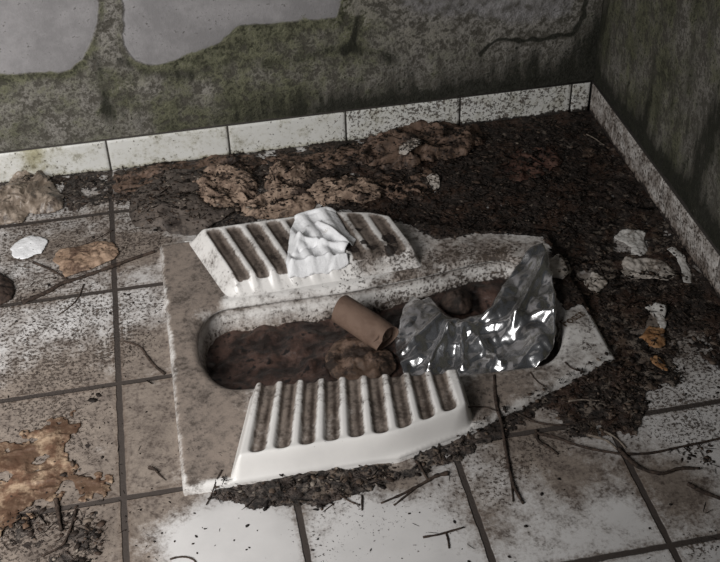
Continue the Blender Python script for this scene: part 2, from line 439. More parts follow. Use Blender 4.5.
HOLES = [(630, 243, 17, 1.), (640, 270, 22, .6), (655, 322, 12, .5), (690, 345, 30, .46), (658, 400, 10, .75), (676, 396, 11, .75), (696, 390, 11, .6), (690, 440, 26, .45), (700, 370, 20, .3), (684, 268, 14, .5),
         (560, 268, 12, .6), (586, 276, 12, .55), (660, 470, 30, .5), (630, 520, 40, .5), (570, 500, 60, .8), (610, 350, 8, .5), (480, 252, 30, .35), (545, 430, 22, .5), (588, 412, 10, .3), (520, 470, 40, .6),
         (396, 468, 16, .35)]
def muck_exact(x, y, fine=True):
    d = np.zeros(np.shape(x))
    free = sdf(P_OUT, x, y) > -.007
    for k, (P, a, fe) in enumerate(((A_DENSE, 1.02, .05), (A_BACK, .95, .022), (A_RIGHT, .86, .05), (A_STRIP, .80, .03), (A_FRONT, .96, .022), (A_LOW, .76, .06), (A_BL, .47, .06), (A_EDGE, .75, .012))):
        q = a*sst(fe*.6, -fe*.4, sdf(P, x, y))
        d = np.maximum(d, q if k == 1 else np.where(free, q, 0))
    d = d-blobs(x, y, HOLES)
    n = fbm(x, y, .06, 3, 3)
    if fine: n = .42*n+.58*fbm(x, y, .015, 4, 11, .66)
    v = d-.62+1.5*(n-.5)
    return v
muck_f = Raster(lambda X, Y: muck_exact(X, Y, True)); muck_c = Raster(lambda X, Y: muck_exact(X, Y, False), h=.003)
def muck(x, y, fine=True): return (muck_f if fine else muck_c)(x, y)
def muck_t(x, y):
    v = muck(x, y); t = np.clip(v, 0, 1)
    return .0012*sst(0, .05, v)+.009*t*(.45+.9*fbm(x, y, .03, 4, 21))+.0022*sst(.02, .2, v)*(fbm(x, y, .010, 3, 5)-.35)

# ------------------------------------------------------------------ floor
def build_floor():
    X, Y = grid(-.40, .86, -.45, .735, .0022)
    D = sdf(P_OUT, X, Y)
    f = quads(D > -.008)
    x, y = X.ravel(), Y.ravel()
    near = sst(.09, .0, D.ravel())
    dirt = blobs(x, y, [(60, 340, 60, .30), (150, 420, 46, 1.0), (150, 350, 40, .7), (30, 430, 60, .4), (60, 395, 50, .4), (60, 520, 80, .7), (40, 470, 60, .75), (90, 500, 40, .5), (20, 400, 50, .4), (90, 400, 45, .4), (60, 250, 80, .45), (130, 250, 40, .45),
        (150, 500, 24, .35), (190, 500, 30, .45), (150, 560, 18, .3), (380, 530, 40, -.1), (570, 475, 40, .35), (590, 480, 40, .2), (520, 440, 40, .45), (660, 480, 40, .45), (690, 500, 40, .3), (640, 300, 90, .5),
        (480, 500, 30, .2), (400, 480, 25, .4), (500, 530, 30, .25), (30, 300, 40, .2), (15, 525, 60, .45), (300, 515, 50, .1), (100, 205, 40, .3)])
    dirt += .26+.12*near
    dirt *= (.55+.9*fbm(x, y, .12, 3, 41))
    dirt -= blobs(x, y, [(200, 530, 40, .6), (255, 545, 40, .6), (380, 540, 60, .4), (95, 450, 17, .6), (620, 500, 30, .3), (35, 270, 30, .3), (60, 320, 40, .2)])
    speck = .22+.35*sst(.06, -.02, x)*sst(.1, .3, y)+blobs(x, y, [(60, 240, 60, .6), (40, 290, 50, .55), (110, 230, 40, .6), (150, 240, 30, .6), (60, 340, 55, .5), (150, 300, 30, .55), (40, 400, 50, .55), (60, 440, 50, .4), (140, 340, 30, .4), (20, 540, 50, .55), (80, 540, 40, .5), (500, 470, 40, .5), (545, 440, 40, .45),
        (680, 350, 50, .9), (690, 420, 40, .8), (640, 260, 50, .6), (330, 520, 40, .3), (400, 500, 50, .2), (680, 390, 50, .7), (705, 545, 20, .6), (620, 440, 20, .3)])
    speck -= blobs(x, y, [(200, 530, 50, .2), (610, 500, 30, .2), (150, 430, 30, .15)])
    mk = np.clip(muck(x, y)*1.1+.34, 0, .62)*sst(-.32, -.05, muck(x, y))
    mk += blobs(x, y, [(62, 512, 9, .3), (60, 525, 8, .3), (30, 550, 14, .35), (20, 425, 8, .3), (50, 420, 10, .25), (88, 446, 4, .6), (30, 455, 4, .5), (46, 454, 4, .4), (110, 500, 14, .3), (30, 290, 14, .42), (20, 300, 10, .35), (15, 268, 12, .3), (50, 285, 16, .36), (60, 300, 14, .25), (75, 240, 14, .2), (35, 222, 14, .22), (110, 225, 20, .2), (140, 245, 16, .2), (60, 440, 20, .25), (40, 430, 14, .25), (90, 330, 30, .12), (40, 350, 30, .14)])
    gr = np.ones_like(x)
    deep = blobs(x, y, [(40, 540, 45, .34), (105, 535, 30, .30), (10, 515, 30, .3), (100, 490, 25, .3), (150, 430, 30, .16), (215, 492, 22, .25), (480, 446, 25, .22), (430, 470, 30, .25), (380, 490, 20, .2), (300, 505, 25, .2), (675, 490, 22, .25), (620, 440, 30, .25), (545, 432, 25, .2), (590, 480, 22, .12), (30, 232, 20, .2), (70, 228, 30, .2), (640, 330, 60, .3)])*(.3+1.4*fbm(x, y, .03, 4, 46))
    z = np.zeros_like(x)
    V = np.stack([x, y, z], 1)
    V, f, at_ = compact(V, f, dict(dirt=np.clip(dirt, 0, 1.1), speck=np.clip(speck*(.75+.5*fbm(x, y, .07, 3, 43)), 0, .74), muck=np.clip(mk, 0, 1), grime=gr, deep=np.clip(deep, 0, .6)))
    o = mesh_obj('floor', V, f, M['floor'], attrs=at_)
    return tag(o, 'floor of stained white square tiles with dark grout', 'floor', kind='structure')
build_floor()

# ------------------------------------------------------------------ squat toilet
def build_pan():
    root = empty('squat_toilet', (.36, .235, 0)); bpy.context.view_layer.update()
    off = np.array([.36, .235, 0])
    tag(root, 'dirty white ceramic squat toilet pan set into the tiled floor', 'squat toilet')
    def dirtmap(x, y):
        do = -sdf(P_OUT, x, y); db = bowl_d(x, y)
        d = 1.0*sst(.19, .12, x)+.42*sst(.12, .19, x)
        d *= .38+.62*sst(.0005, .012, do+.010*(fbm(x, y, .02, 3, 72)-.5))
        d = d*(.65+.7*fbm(x, y, .05, 3, 71))
        return d, do, db
    # slab
    sd = lambda x, y: np.maximum(sdf(P_OUT, x, y), -bowl_d(x, y))
    x, y, f, be = domain_grid(sd, .06, .66, -.025, .495, .0022)
    z = pan_z(x, y)
    d, do, db = dirtmap(x, y)
    d *= 1-.8*np.exp(-((y-.335)/.018)**2)*sst(.14, .19, x)*sst(.42, .34, x)
    d += blobs(x, y, [(200, 440, 40, .25), (480, 395, 30, .35), (520, 385, 40, .2), (175, 265, 20, .15), (210, 250, 20, .25), (200, 300, 15, .15)])
    d += blobs(x, y, [(450, 255, 30, .3), (500, 252, 25, .35), (400, 268, 25, .25), ])
    d -= blobs(x, y, [(580, 340, 30, .15), (205, 315, 14, .5), (230, 306, 14, .5), (195, 478, 12, .5), (165, 290, 8, .3), (215, 480, 12, .4)])
    speck = .16+blobs(x, y, [(450, 258, 40, .75), (400, 275, 30, .6), (500, 255, 30, .7), (350, 285, 30, .4), (590, 325, 14, .6), (585, 345, 14, .5), (560, 270, 20, .6), (480, 390, 25, .45), (200, 450, 40, .2), (300, 298, 30, .2), (595, 350, 12, .3)])
    mk = np.clip(muck(x, y)*1.3+.42, 0, .7)*sst(-.3, -.02, muck(x, y))
    mk *= np.where(sdf(A_BACK, x, y) < .02, 1., .0)
    mk += blobs(x, y, [(470, 390, 10, .4), (500, 388, 5, .3), (424, 255, 8, .42), (562, 292, 12, .6), (440, 250, 8, .3), (415, 265, 6, .3), (180, 480, 3, .2)])
    V = np.stack([x, y, z], 1)
    n0 = len(V); nb = np.unique(be); low = np.zeros(n0, int); low[nb] = n0+np.arange(len(nb))
    outer = do[nb] < .004
    zl = np.where(outer, -.012, z[nb]-.004)
    V2 = np.concatenate([V, np.stack([x[nb], y[nb], zl], 1)])
    sk = np.stack([be[:, 1], be[:, 0], low[be[:, 0]], low[be[:, 1]]], 1)
    ext = lambda a, k=1.: np.concatenate([a, a[nb]*k])
    at_ = dict(dirt=np.clip(ext(d), 0, 1), speck=np.clip(ext(speck), 0, 1), muck=np.clip(ext(mk), 0, 1))
    mesh_obj('slab', V2-off, np.concatenate([f, sk]), M['pan'], root, at_)
    # footrests
    for P, rear in ((FOOT_F, False), (FOOT_R, True)):
        x, y, f, be = domain_grid(lambda a, b: sdf(P, a, b), .10, .46, P[:, 1].min()-.01, P[:, 1].max()+.01, .0017)
        z = foot_z(x, y, rear)
        s, g, fr, ins, outer = foot_shape(x, y, rear)
        line = np.exp(-((fr-.55)/.16)**2)*ins
        if rear:
            gd = np.clip(g*1.3, 0, 1)*(s > .8)
            d = .20+.75*gd
            deep = .8*gd*(.4+.6*line)*(.6+.8*fbm(x, y, .03, 2, 4)); mk = .30*gd*line*sst(.5, .9, s)+np.clip(muck(x, y)*1.3+.36, 0, .7)*sst(-.35, -.02, muck(x, y))
            mk += blobs(x, y, [(368, 219, 6, .9), (374, 226, 7, 1.), (388, 239, 9, 1.2), (351, 250, 7, 1.2), (364, 242, 6, 1.), (371, 248, 5, .9), (390, 248, 6, .8), (351, 224, 5, .8), (358, 230, 5, .8), (337, 217, 7, .9), (283, 225, 12, .5), (290, 238, 8, .4), (338, 217, 12, .55), (345, 222, 6, .4), (258, 240, 10, .35), (270, 258, 8, .35), (390, 252, 8, .4), (420, 250, 8, .4)])
            d += blobs(x, y, [(370, 257, 18, .35), (400, 250, 25, .2), (330, 225, 20, .2), (350, 235, 20, .25)])
            d -= blobs(x, y, [(300, 285, 60, .12)])
            speck = .14+blobs(x, y, [(400, 262, 30, .6), (350, 272, 30, .5), (300, 285, 25, .3), (240, 290, 30, .2)])
        else:
            yy = sst(.0, .13, y)
            d = np.clip(g*1.2, 0, 1)*.66*(s > .75)+.34*sst(.02, .12, y)*(s > .3)
            d -= .25*sst(.75, .3, s)
            line = np.exp(-((fr-.6)/.13)**2)*ins; deep = .95*g*line*sst(.7, 1, s)*(.25+1.2*fbm(x, y, .02, 3, 9)); mk = np.zeros_like(x); speck = .10+.25*yy
            if rear: k_ = 1-.82*sst(.300, .335, x+.25*(y-.4)); deep = deep*k_; d = d*k_
        d *= (.75+.5*fbm(x, y, .02, 3, 88))
        V = np.stack([x, y, z], 1); n0 = len(V); nb = np.unique(be); low = np.zeros(n0, int); low[nb] = n0+np.arange(len(nb))
        V2 = np.concatenate([V, np.stack([x[nb], y[nb], np.minimum(z[nb]-.002, .006)], 1)])
        sk = np.stack([be[:, 1], be[:, 0], low[be[:, 0]], low[be[:, 1]]], 1)
        ext = lambda a: np.concatenate([a, a[nb]])
        o = mesh_obj('footrest', V2-off, np.concatenate([f, sk]), M['pan'], root, dict(dirt=np.clip(ext(d), 0, 1), speck=np.clip(ext(speck), 0, 1), muck=np.clip(ext(mk), 0, 1), deep=np.clip(ext(deep), 0, 1)))
        o['label'] = 'raised ribbed footrest with soil clogged grooves' if rear else 'raised ribbed footrest with white front face and tan grooves'
    # bowl
    P = P_BOWL; n = len(P); t = np.roll(P, -1, 0)-np.roll(P, 1, 0); t /= np.linalg.norm(t, axis=1)[:, None]; nrm = np.stack([t[:, 1], -t[:, 0]], 1)   # outward
    rings = [(.0005, .0055), (-.0005, .003), (.0035, .0005), (.004, -.004), (.002, -.012), (-.002, -.022), (-.007, -.034), (-.014, -.046), (-.026, -.058), (-.045, -.068)]
    V = []; 
    for o_, zz in rings: V.append(np.column_stack([P+nrm*o_, np.full(n, zz)]))
    V.append(np.column_stack([np.tile([[.36, YC]], (n, 1)), np.full(n, -.072)]))
    V = np.concatenate(V); fs = []
    for r in range(len(rings)):
        for k in range(n):
            a = r*n+k; b = r*n+(k+1) % n; fs.append((b, a, a+n, b+n))
    zz = V[:, 2]; xx = V[:, 0]
    d = .22+.45*sst(-.005, -.04, zz)+.3*sst(.006, -.001, zz)*sst(-.010, -.001, zz); sp = .25+.4*sst(.25, .5, xx)+.35*sst(-.01, -.03, zz); mk = .52*sst(-.024, -.036, zz)+.35*sst(.4, .5, xx)*sst(-.005, -.02, zz)
    mk += .55*np.exp(-((zz-.001)/.0022)**2)  # painted dark line: shade of the crevice beneath the overhanging rim
    mesh_obj('bowl', V-off, np.array(fs), M['pan'], root, dict(dirt=d, speck=sp, muck=mk))
    # faded stamp on the right hand end of the slab
    cu = bpy.data.curves.new('stamp', 'FONT'); cu.body = 'Fosst'; cu.size = .019; cu.extrude = .00015; cu.offset = .0002
    to = bpy.data.objects.new('tmp', cu); col.objects.link(to); bpy.context.view_layer.update()
    me = bpy.data.meshes.new_from_object(to.evaluated_get(bpy.context.evaluated_depsgraph_get())); bpy.data.objects.remove(to)
    me.materials.clear(); me.materials.append(M['ink']); me.name = 'maker_stamp'
    so = bpy.data.objects.new('maker_stamp', me); col.objects.link(so); so.parent = root
    p = at(565, 327, ZS); so.location = (p[0]-.36, p[1]-.235, ZS+.0003); q = at(590, 312, ZS); so.rotation_euler.z = math.atan2(q[1]-p[1], q[0]-p[0])
    so['label'] = 'faded brown stamped lettering'
    return root
build_pan()

# ------------------------------------------------------------------ sludge in the bowl
def build_sludge():
    def sd(x, y): return bowl_d(x, y)+.006
    x, y, f, be = domain_grid(sd, .1, .62, .09, .38, .0028)
    z = -.034+.012*(fbm(x, y, .05, 3, 31)-.5)+.011*(fbm(x, y, .018, 4, 32)-.5)
    z += .008*sst(.38, .46, x)*sst(YC, YC+.07, y)*(.5+fbm(x, y, .03, 3, 35))
    o = mesh_obj('brown_sludge', np.stack([x, y, z], 1), f, M['sludge'])
    tag(o, 'wet dark brown sludge filling the bottom of the toilet bowl', 'sludge', kind='stuff')
build_sludge()

# ------------------------------------------------------------------ skirting tiles and walls
def boxes(name, L, mat, bev=.0015, cell=.004):
    """row of tiles: each (origin, axis_u, axis_v, axis_n, len_u, len_v, thick); a rounded-edge plate with a fine grid"""
    V = []; Fs = []; n0 = 0
    for o, au, av, an, lu, lv, th in L:
        o, au, av, an = map(np.array, (o, au, av, an))
        nu = max(2, int(lu/cell)); nv = max(2, int(lv/cell))
        us = np.concatenate([[0], np.linspace(bev, lu-bev, nu), [lu]]); vs = np.concatenate([[0], np.linspace(bev, lv-bev, nv), [lv]])
        Ug, Vg = np.meshgrid(us, vs)
        N = np.where((Ug == 0) | (Ug == lu) | (Vg == 0) | (Vg == lv), th-bev, th)
        p = o+Ug[..., None]*au+Vg[..., None]*av+N[..., None]*an
        f = quads(np.ones(Ug.shape, bool))+n0
        # sides
        idx = np.arange(Ug.size).reshape(Ug.shape)
        rim = np.concatenate([idx[0, :], idx[1:, -1], idx[-1, -2::-1], idx[-2:0:-1, 0]])
        P = p.reshape(-1, 3); base = P[rim]-an*(np.where(True, th-bev, 0))
        V += [P, base]; nb = len(rim); b0 = n0+len(P)
        s = np.stack([rim[(np.arange(nb)+1) % nb]+n0, rim+n0, b0+np.arange(nb), b0+(np.arange(nb)+1) % nb], 1)
        Fs += [f, s]; n0 += len(P)+nb
    return np.concatenate(V), np.concatenate(Fs)
def build_skirting():
    g = .0028; L = []
    for k in range(-3, 5):
        x0 = k*.2+.0023+g/2; x1 = min(x0+.2-g, XR-.001)
        if x1-x0 > .01: L.append(((x0, WY, .001), (1, 0, 0), (0, 0, 1), (0, -1, 0), x1-x0, SKH-.001, WY-YB))
    V, f = boxes('s', L, M['skirt'])
    x, y, z = V.T
    d = .20+.5*np.exp(-((x+.115)/.022)**2)*sst(-.02, .06, z)+.3*sst(.012, .0, z)
    sp = .30+.40*sst(.22, .5, x)+.25*sst(.02, 0, z)
    mk = .62*sst(.011, .001, z)*(.5+fbm(x, z, .03, 2, 5))+.40*sst(.35, .65, x)*sst(.05, .0, z)*(.3+fbm(x, z, .05, 2, 6))
    o = mesh_obj('baseboard_back', V, f, M['skirt'], attrs=dict(dirt=d, speck=sp, muck=mk), smooth=False)
    tag(o, 'row of white skirting tiles along the foot of the back wall', 'skirting', kind='structure')
    V2 = []; 
    # grout bed behind the tiles
    def bed(name, lo, hi, label):
        lo, hi = np.array(lo), np.array(hi)
        v = [(x, y, z) for z in (lo[2], hi[2]) for y in (lo[1], hi[1]) for x in (lo[0], hi[0])]
        o = mesh_obj(name, v, np.array([(0, 2, 3, 1), (4, 5, 7, 6), (0, 1, 5, 4), (2, 6, 7, 3), (0, 4, 6, 2), (1, 3, 7, 5)]), M['grout'], smooth=False)
        tag(o, label, 'grout', kind='structure')
    bed('trim_1', (-.6, WY-.0042, -.002), (XR, WY+.02, SKH+.0012), 'dark grout bed behind the back skirting tiles')
    L = []
    ys = [YB-.002, YB-.1117]+[YB-.1117-.2*k for k in range(1, 6)]
    for a, b in zip(ys[:-1], ys[1:]):
        L.append(((WX, a-g/2, .001), (0, -1, 0), (0, 0, 1), (-1, 0, 0), a-b-g, SKH-.001, WX-XR))
    V, f = boxes('s', L, M['skirt'])
    x, y, z = V.T
    d = .48+.3*sst(.02, .0, z); sp = .50+.2*fbm(y, z, .06, 2, 3); mk = .50*sst(.02, .001, z)*(.5+fbm(y, z, .03, 2, 5))+.32*fbm(y, z, .05, 3, 16)
    o = mesh_obj('baseboard_right', V, f, M['pan'], attrs=dict(dirt=d, speck=sp, muck=mk), smooth=False)
    tag(o, 'row of grimy skirting tiles along the foot of the right wall', 'skirting', kind='structure')
    bed('trim_2', (WX-.0042, -.6, -.002), (WX+.02, WY+.02, SKH+.0012), 'dark grout bed behind the right skirting tiles')
build_skirting()

def wpts(L): return np.array([at_y(u, v, WY)[[0, 2]] for u, v in L])
def rpts(L): return np.array([at_x(u, v, WX)[[1, 2]] for u, v in L])
def line_mask(P, x, y, w):
    d2 = np.full(np.shape(x), 1e9)
    for (ax, ay), (bx, by) in zip(P[:-1], P[1:]):
        ex, ey = bx-ax, by-ay; t = np.clip(((x-ax)*ex+(y-ay)*ey)/(ex*ex+ey*ey), 0, 1)
        d2 = np.minimum(d2, (x-ax-t*ex)**2+(y-ay-t*ey)**2)
    return np.exp(-d2/(w*w))
def build_walls():
    X, Z = grid(-.55, WX, -.01, .95, .003)
    x, z = X.ravel(), Z.ravel()
    wx = x+.012*(fbm(x, z, .04, 3, 61)-.5); wz = z+.014*(fbm(x, z, .05, 3, 62)-.5)
    P1 = wpts([(-400, 66), (0, 74), (55, 73), (72, 68), (82, 58), (90, 40), (97, 22), (96, -10), (92, -400), (-400, -400)])
    P2 = wpts([(121, -10), (121, 20), (125, 45), (136, 60), (150, 64), (175, 62), (200, 52), (218, 41), (240, 27), (300, 22), (336, 20), (342, -10), (342, -400), (118, -400)])
    P3 = wpts([(392, 8), (420, 18), (470, 22), (520, 28), (574, 20), (582, -10), (582, -400), (385, -400)])
    s1, s2, s3 = sdf(P1, wx, wz), sdf(P2, wx, wz), sdf(P3, wx, wz)
    pl = np.maximum(np.maximum(sst(.006, -.007, s1), sst(.007, -.008, s2)), .55*sst(.015, -.02, s3))
    hgt = z
    edge = np.maximum(np.exp(-(s1/.012)**2), np.exp(-(s2/.013)**2))*(1-pl)
    moss = .46*sst(.33, .16, hgt)*(1-pl)
    moss += .55*edge
    ridge = line_mask(wpts([(355, -20), (356, 25), (352, 45)]), wx, wz, .030)
    moss += .25*ridge+.20*sst(.06, .1, x)*sst(.5, .2, x)*(1-pl)
    moss -= .25*sst(.40, .60, x)+blobs2(x, z, wpts([(60, 125), (150, 88), (90, 100), (205, 88)]), .02, .3)
    gm = line_mask(wpts([(300, -10), (300, 30), (240, 35)]), wx, wz, .02); moss += .2*gm
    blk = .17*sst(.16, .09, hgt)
    blk += .52*line_mask(wpts([(356, -20), (357, 20), (352, 45), (345, 52)]), wx, wz, .007)
    blk += .36*line_mask(wpts([(265, 62), (300, 55), (350, 48), (390, 58)]), wx, wz, .014)
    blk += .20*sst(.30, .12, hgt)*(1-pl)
    blk += .40*line_mask(wpts([(122, 60), (150, 74), (190, 76), (225, 62)]), wx, wz, .012)
    blk += .15*line_mask(wpts([(245, 105), (300, 100), (350, 100), (420, 95), (590, 72)]), wx, wz, .022)
    blk += .30*line_mask(wpts([(95, 55), (108, 80), (110, 110)]), wx, wz, .022)
    blk += .62*line_mask(wpts([(480, 52), (500, 42), (540, 38), (572, 34), (582, 15), (590, -20)]), wx+.006*(fbm(x, z, .012, 2, 8)-.5), wz+.006*(fbm(x, z, .012, 2, 18)-.5), .0036)
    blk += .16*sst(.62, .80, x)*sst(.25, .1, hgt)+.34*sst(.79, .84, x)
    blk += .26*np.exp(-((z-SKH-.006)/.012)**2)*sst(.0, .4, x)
    blk += .10*sst(.3, .5, x)*(1-pl)*sst(.2,.1,hgt)
    pale = .26*(1-pl)*sst(.10, .16, hgt)+blobs2(x, z, wpts([(60, 125), (130, 90), (200, 88), (440, 45), (410, 40), (30, 120)]), .03, .25)+.30*sst(.3, .45, x)*sst(.16, .26, hgt)*(1-pl)*sst(.85, .6, x)
    y = WY-.0022*pl-.004*(fbm(x, z, .03, 4, 77)-.5)*(1-.8*pl)
    V = np.stack([x, y, z], 1)
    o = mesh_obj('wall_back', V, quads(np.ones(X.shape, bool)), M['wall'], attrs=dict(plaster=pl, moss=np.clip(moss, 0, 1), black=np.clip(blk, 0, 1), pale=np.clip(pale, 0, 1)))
    tag(o, 'back wall of grey plaster with green moss and dark cracks', 'wall', kind='structure')
    Y, Z = grid(-.55, WY+.003, -.01, .95, .0035)
    y, z = Y.ravel(), Z.ravel()
    moss = .56+.5*(fbm(y, z, .08, 3, 5)-.5)
    blk = .41+.8*line_mask(rpts([(600, 95), (640, 150), (690, 215), (730, 265)]), y, z, .035)+.25*line_mask(np.array([(WY, 0), (WY, .6)]), y, z, .03)
    blk += .22*line_mask(rpts([(655, 60), (650, 100), (640, 130)]), y, z, .012)+.3*line_mask(rpts([(720, 110), (700, 160), (690, 200)]), y, z, .025)
    pale = .36*fbm(y, z, .10, 3, 9)
    X2 = WX-.005*(fbm(y, z, .03, 4, 78)-.5)
    V = np.stack([X2, y, z], 1)
    o = mesh_obj('wall_right', V, quads(np.ones(Y.shape, bool))[:, ::-1], M['wall'], attrs=dict(plaster=np.zeros_like(y), moss=np.clip(moss, 0, 1), black=np.clip(blk, 0, 1), pale=pale))
    tag(o, 'dark mouldy right wall of rough plaster', 'wall', kind='structure')
def blobs2(x, z, P, r, a):
    s = np.zeros_like(x)
    for p in P: s += a*np.exp(-((x-p[0])**2+(z-p[1])**2)/(r*r))
    return s
build_walls()

# ------------------------------------------------------------------ wet litter (uncountable) and its loose flakes
def build_muck():
    X, Y = grid(-.22, XR-.0005, -.30, YB-.0005, .0021)
    v = muck(X, Y); S = support(X, Y); inb = bowl_d(X, Y) < .001
    steep = np.zeros_like(S)
    ok = (v > 0) & ~inb
    t = muck_t(X, Y); so_ = sdf(P_OUT, X, Y)
    S = np.where((so_ < 0) & (so_ > -.0085) & (sdf(A_BACK, X, Y) > .012), 0., S)      # litter pushed up against the rim, not over it
    Z = S+t-.0006
    f = quads(ok)
    tint = np.clip(sst(.42, .22, X)*sst(.3, .45, Y)*.62+sst(.15, .05, Y)*sst(.5, .36, X)*.65, 0, 1)
    tint = tint*(.6+.8*fbm(X, Y, .05, 3, 15))
    tint -= .0
    pale = np.clip(.28*sst(.3, .6, X)*fbm(X, Y, .08, 3, 19)*2+blobs(X, Y, [(530, 185, 30, -.5), (480, 195, 40, -.5), (640, 350, 60, .9), (690, 400, 60, .9), (620, 260, 50, .7), (580, 420, 40, .6), (350, 490, 60, .8), (430, 460, 50, .8), (690, 450, 50, .7), (420, 150, 40, .4), (660, 240, 40, .5)]), 0, 1)
    V, f, at_ = compact(np.stack([X.ravel(), Y.ravel(), Z.ravel()], 1), f, dict(tint=np.clip(tint, 0, 1), pale=pale))
    o = mesh_obj('soil_litter', V, f, M['muck'], attrs=at_)
    tag(o, 'dark wet soil and rotted leaf litter covering the floor around the toilet', 'soil', kind='stuff')
build_muck()
def total(x, y):
    return support(x, y)+np.where(muck(x, y) > 0, muck_t(x, y), 0)
def build_flakes():
    N = 80000
    x = rng.uniform(-.2, XR-.01, N); y = rng.uniform(-.28, YB-.01, N)
    v = muck(x, y, False)
    prob = np.clip((v+.22)*2.2, 0, 1)*.55
    prob = np.where(bowl_d(x, y) < .004, 0, prob)
    prob += np.where(~on_pan(x, y) & (sdf(P_OUT, x, y) > .004), .012+.03*sst(.25, 0, x)*sst(.2, .35, y)+.02*sst(.2, -.05, x)*sst(-.1, .0, -y), 0)
    foot = (sdf(FOOT_F, x, y) < 0) | ((sdf(FOOT_R, x, y) < 0) & (v < .05)); prob = np.where(foot, 0, prob)
    prob = np.where(on_pan(x, y) & (v < -.12), prob*.25, prob)
    k = rng.random(N) < prob; x, y, v = x[k], y[k], v[k]; n = len(x)
    z = top_r(x, y)+.0006
    V = []; Fs = []; T = []
    for i in range(n):
        L = rng.lognormal(math.log(.0042), .5); L = min(L, .013)
        thin = rng.random() < .38
        W = L*(.10 if thin else rng.uniform(.35, .8)); L = L*(2.0 if thin else 1)
        if v[i] < -.15: L *= .6; W *= .6
        a = rng.uniform(0, 2*math.pi); tl = rng.normal(0, .35); tw = rng.normal(0, .35); cv = rng.uniform(-.25, .5)
        ca, sa = math.cos(a), math.sin(a)
        pts = [(-.5, 0), (-.2, -.45), (.25, -.5), (.5, .05), (.2, .45), (-.25, .5)]
        b = len(V)
        for (p, q) in pts:
            p = p*L*rng.uniform(.8, 1.15); q = q*W*rng.uniform(.7, 1.2)
            dz = abs(p)*tl*.7+q*tw+cv*(p*p)/L
            V.append((x[i]+ca*p-sa*q, y[i]+sa*p+ca*q, max(z[i]+abs(dz)*.6, z[i]-.0002)))
        Fs.append((b, b+1, b+2, b+3)); Fs.append((b, b+3, b+4, b+5))
        t = rng.beta(1.5, 1.7)*.98 if y[i] < .33 or x[i] < .4 or rng.random() < .3 else rng.beta(1.3, 2.4)*.9
        if x[i] < .33 and rng.random() < .35: t = min(1, t+.25)
        if v[i] < -.15: t *= .55
        T += [t]*6
    o = mesh_obj('leaf_flakes', np.array(V), np.array(Fs), M['flake'], attrs=dict(tint=T), smooth=False)
    so = o.modifiers.new('thick', 'SOLIDIFY'); so.thickness = .0005
    tag(o, 'scattered crumbs of dead leaf, bark and stalk lying over the soil and tiles', 'leaf litter', kind='stuff')
    return n

top_r = Raster(total, h=.002)        # height of everything lying on the floor so far
# ------------------------------------------------------------------ crumpled sheets
def sheet(name, outline, mat, label=None, cat=None, group=None, dome=.008, domew=.02, crease=.004, sc=.02, seed=1, lift=.002, rag=.003, res=.0015,
          ctrl=None, folds=None, thick=.0005, parent=None, kind=None, smooth=False, zmin=None, aniso=None, curl=0., ridge=False, sharp=False, oct=1., ragsc=.014, holes=()):
    if ctrl is not None:
        C = np.array([at(u, v, z) for u, v, z in ctrl]); P = np.array([at(u, v, z)[:2] for u, v, z in outline])
    else:
        P = poly(outline)
    if sharp: P = np.concatenate([P[k]+(P[(k+1) % len(P)]-P[k])*np.linspace(0, 1, 4)[:-1, None] for k in range(len(P))])
    else: P = smooth_closed(P, 5)
    lo, hi = P.min(0)-.01, P.max(0)+.01
    hl = [(hit(u, v), r/800.) for u, v, r in holes]
    def sd(x, y):
        q = sdf(P, x, y)+rag*2*(fbm(x, y, ragsc, 4, seed+5)-.5)
        for c, r in hl: q = np.maximum(q, r-np.hypot(x-c[0], y-c[1])+rag*(fbm(x, y, ragsc*.6, 3, seed+9)-.5))
        return q
    x, y, f, be = domain_grid(sd, lo[0], hi[0], lo[1], hi[1], res)
    din = np.clip(-sd(x, y), 0, None)
    if ctrl is not None:
        w = 1/(((x[:, None]-C[:, 0])**2+(y[:, None]-C[:, 1])**2)**1.5+1e-7)
        z = (w*C[:, 2]).sum(1)/w.sum(1)
    else:
        acc = 0; r = .008
        s0 = np.array(support(x, y))
        for dx, dy in ((0, 0), (r, 0), (-r, 0), (0, r), (0, -r)):
            v = muck(x+dx, y+dy, False); acc = acc+np.maximum(support(x+dx, y+dy), s0)+.0015*sst(-.1, .05, v)+.013*np.clip(v, 0, 1)
        z = acc/5+lift
        z = np.maximum(z, s0+lift)
    rise = 1-np.exp(-din/domew)
    z = z+dome*rise
    amp = crease*(.25+.75*rise)
    fx, fy = x, y
    if aniso is not None:
        ca, sa = math.cos(aniso), math.sin(aniso); fx, fy = .45*(ca*x+sa*y), -sa*x+ca*y
    if ridge: z = z+amp*2.2*(ridged(x, y, sc, seed, aniso)-.35)+amp*.5*facet(fx, fy, sc*.6, seed+2)
    else: z = z+amp*1.5*(facet(fx, fy, sc, seed)+.25)+amp*.8*oct*facet(fx, fy, sc*.45, seed+3)+amp*.35*oct*oct*(facet(fx, fy, sc*.2, seed+4))
    if curl: z = z+curl*np.exp(-din/.006)*fbm(x, y, .03, 2, seed+8)
    for fd in (folds or []):
        A, B, w, h = fd; a = at(*A)[:2]; b = at(*B)[:2]
        z = z+h*line_mask(np.array([a, b]), x, y, w)
    if ctrl is None: z = np.maximum(z, s0+.0008)
    ii = ((x-top_r.x0)/top_r.h+.5).astype(int); jj = ((y-top_r.y0)/top_r.hy+.5).astype(int); np.maximum.at(top_r.Z, (jj, ii), z)
    base = np.array([x.mean(), y.mean(), z.min()])
    V = np.stack([x, y, z], 1)
    o = mesh_obj(name, V-(base if parent is None else 0), f, mat, parent, smooth=smooth)
    if parent is None: o.location = base
    m = o.modifiers.new('thick', 'SOLIDIFY'); m.thickness = thick; m.offset = 1
    if label: tag(o, label, cat, group, kind)
    return o

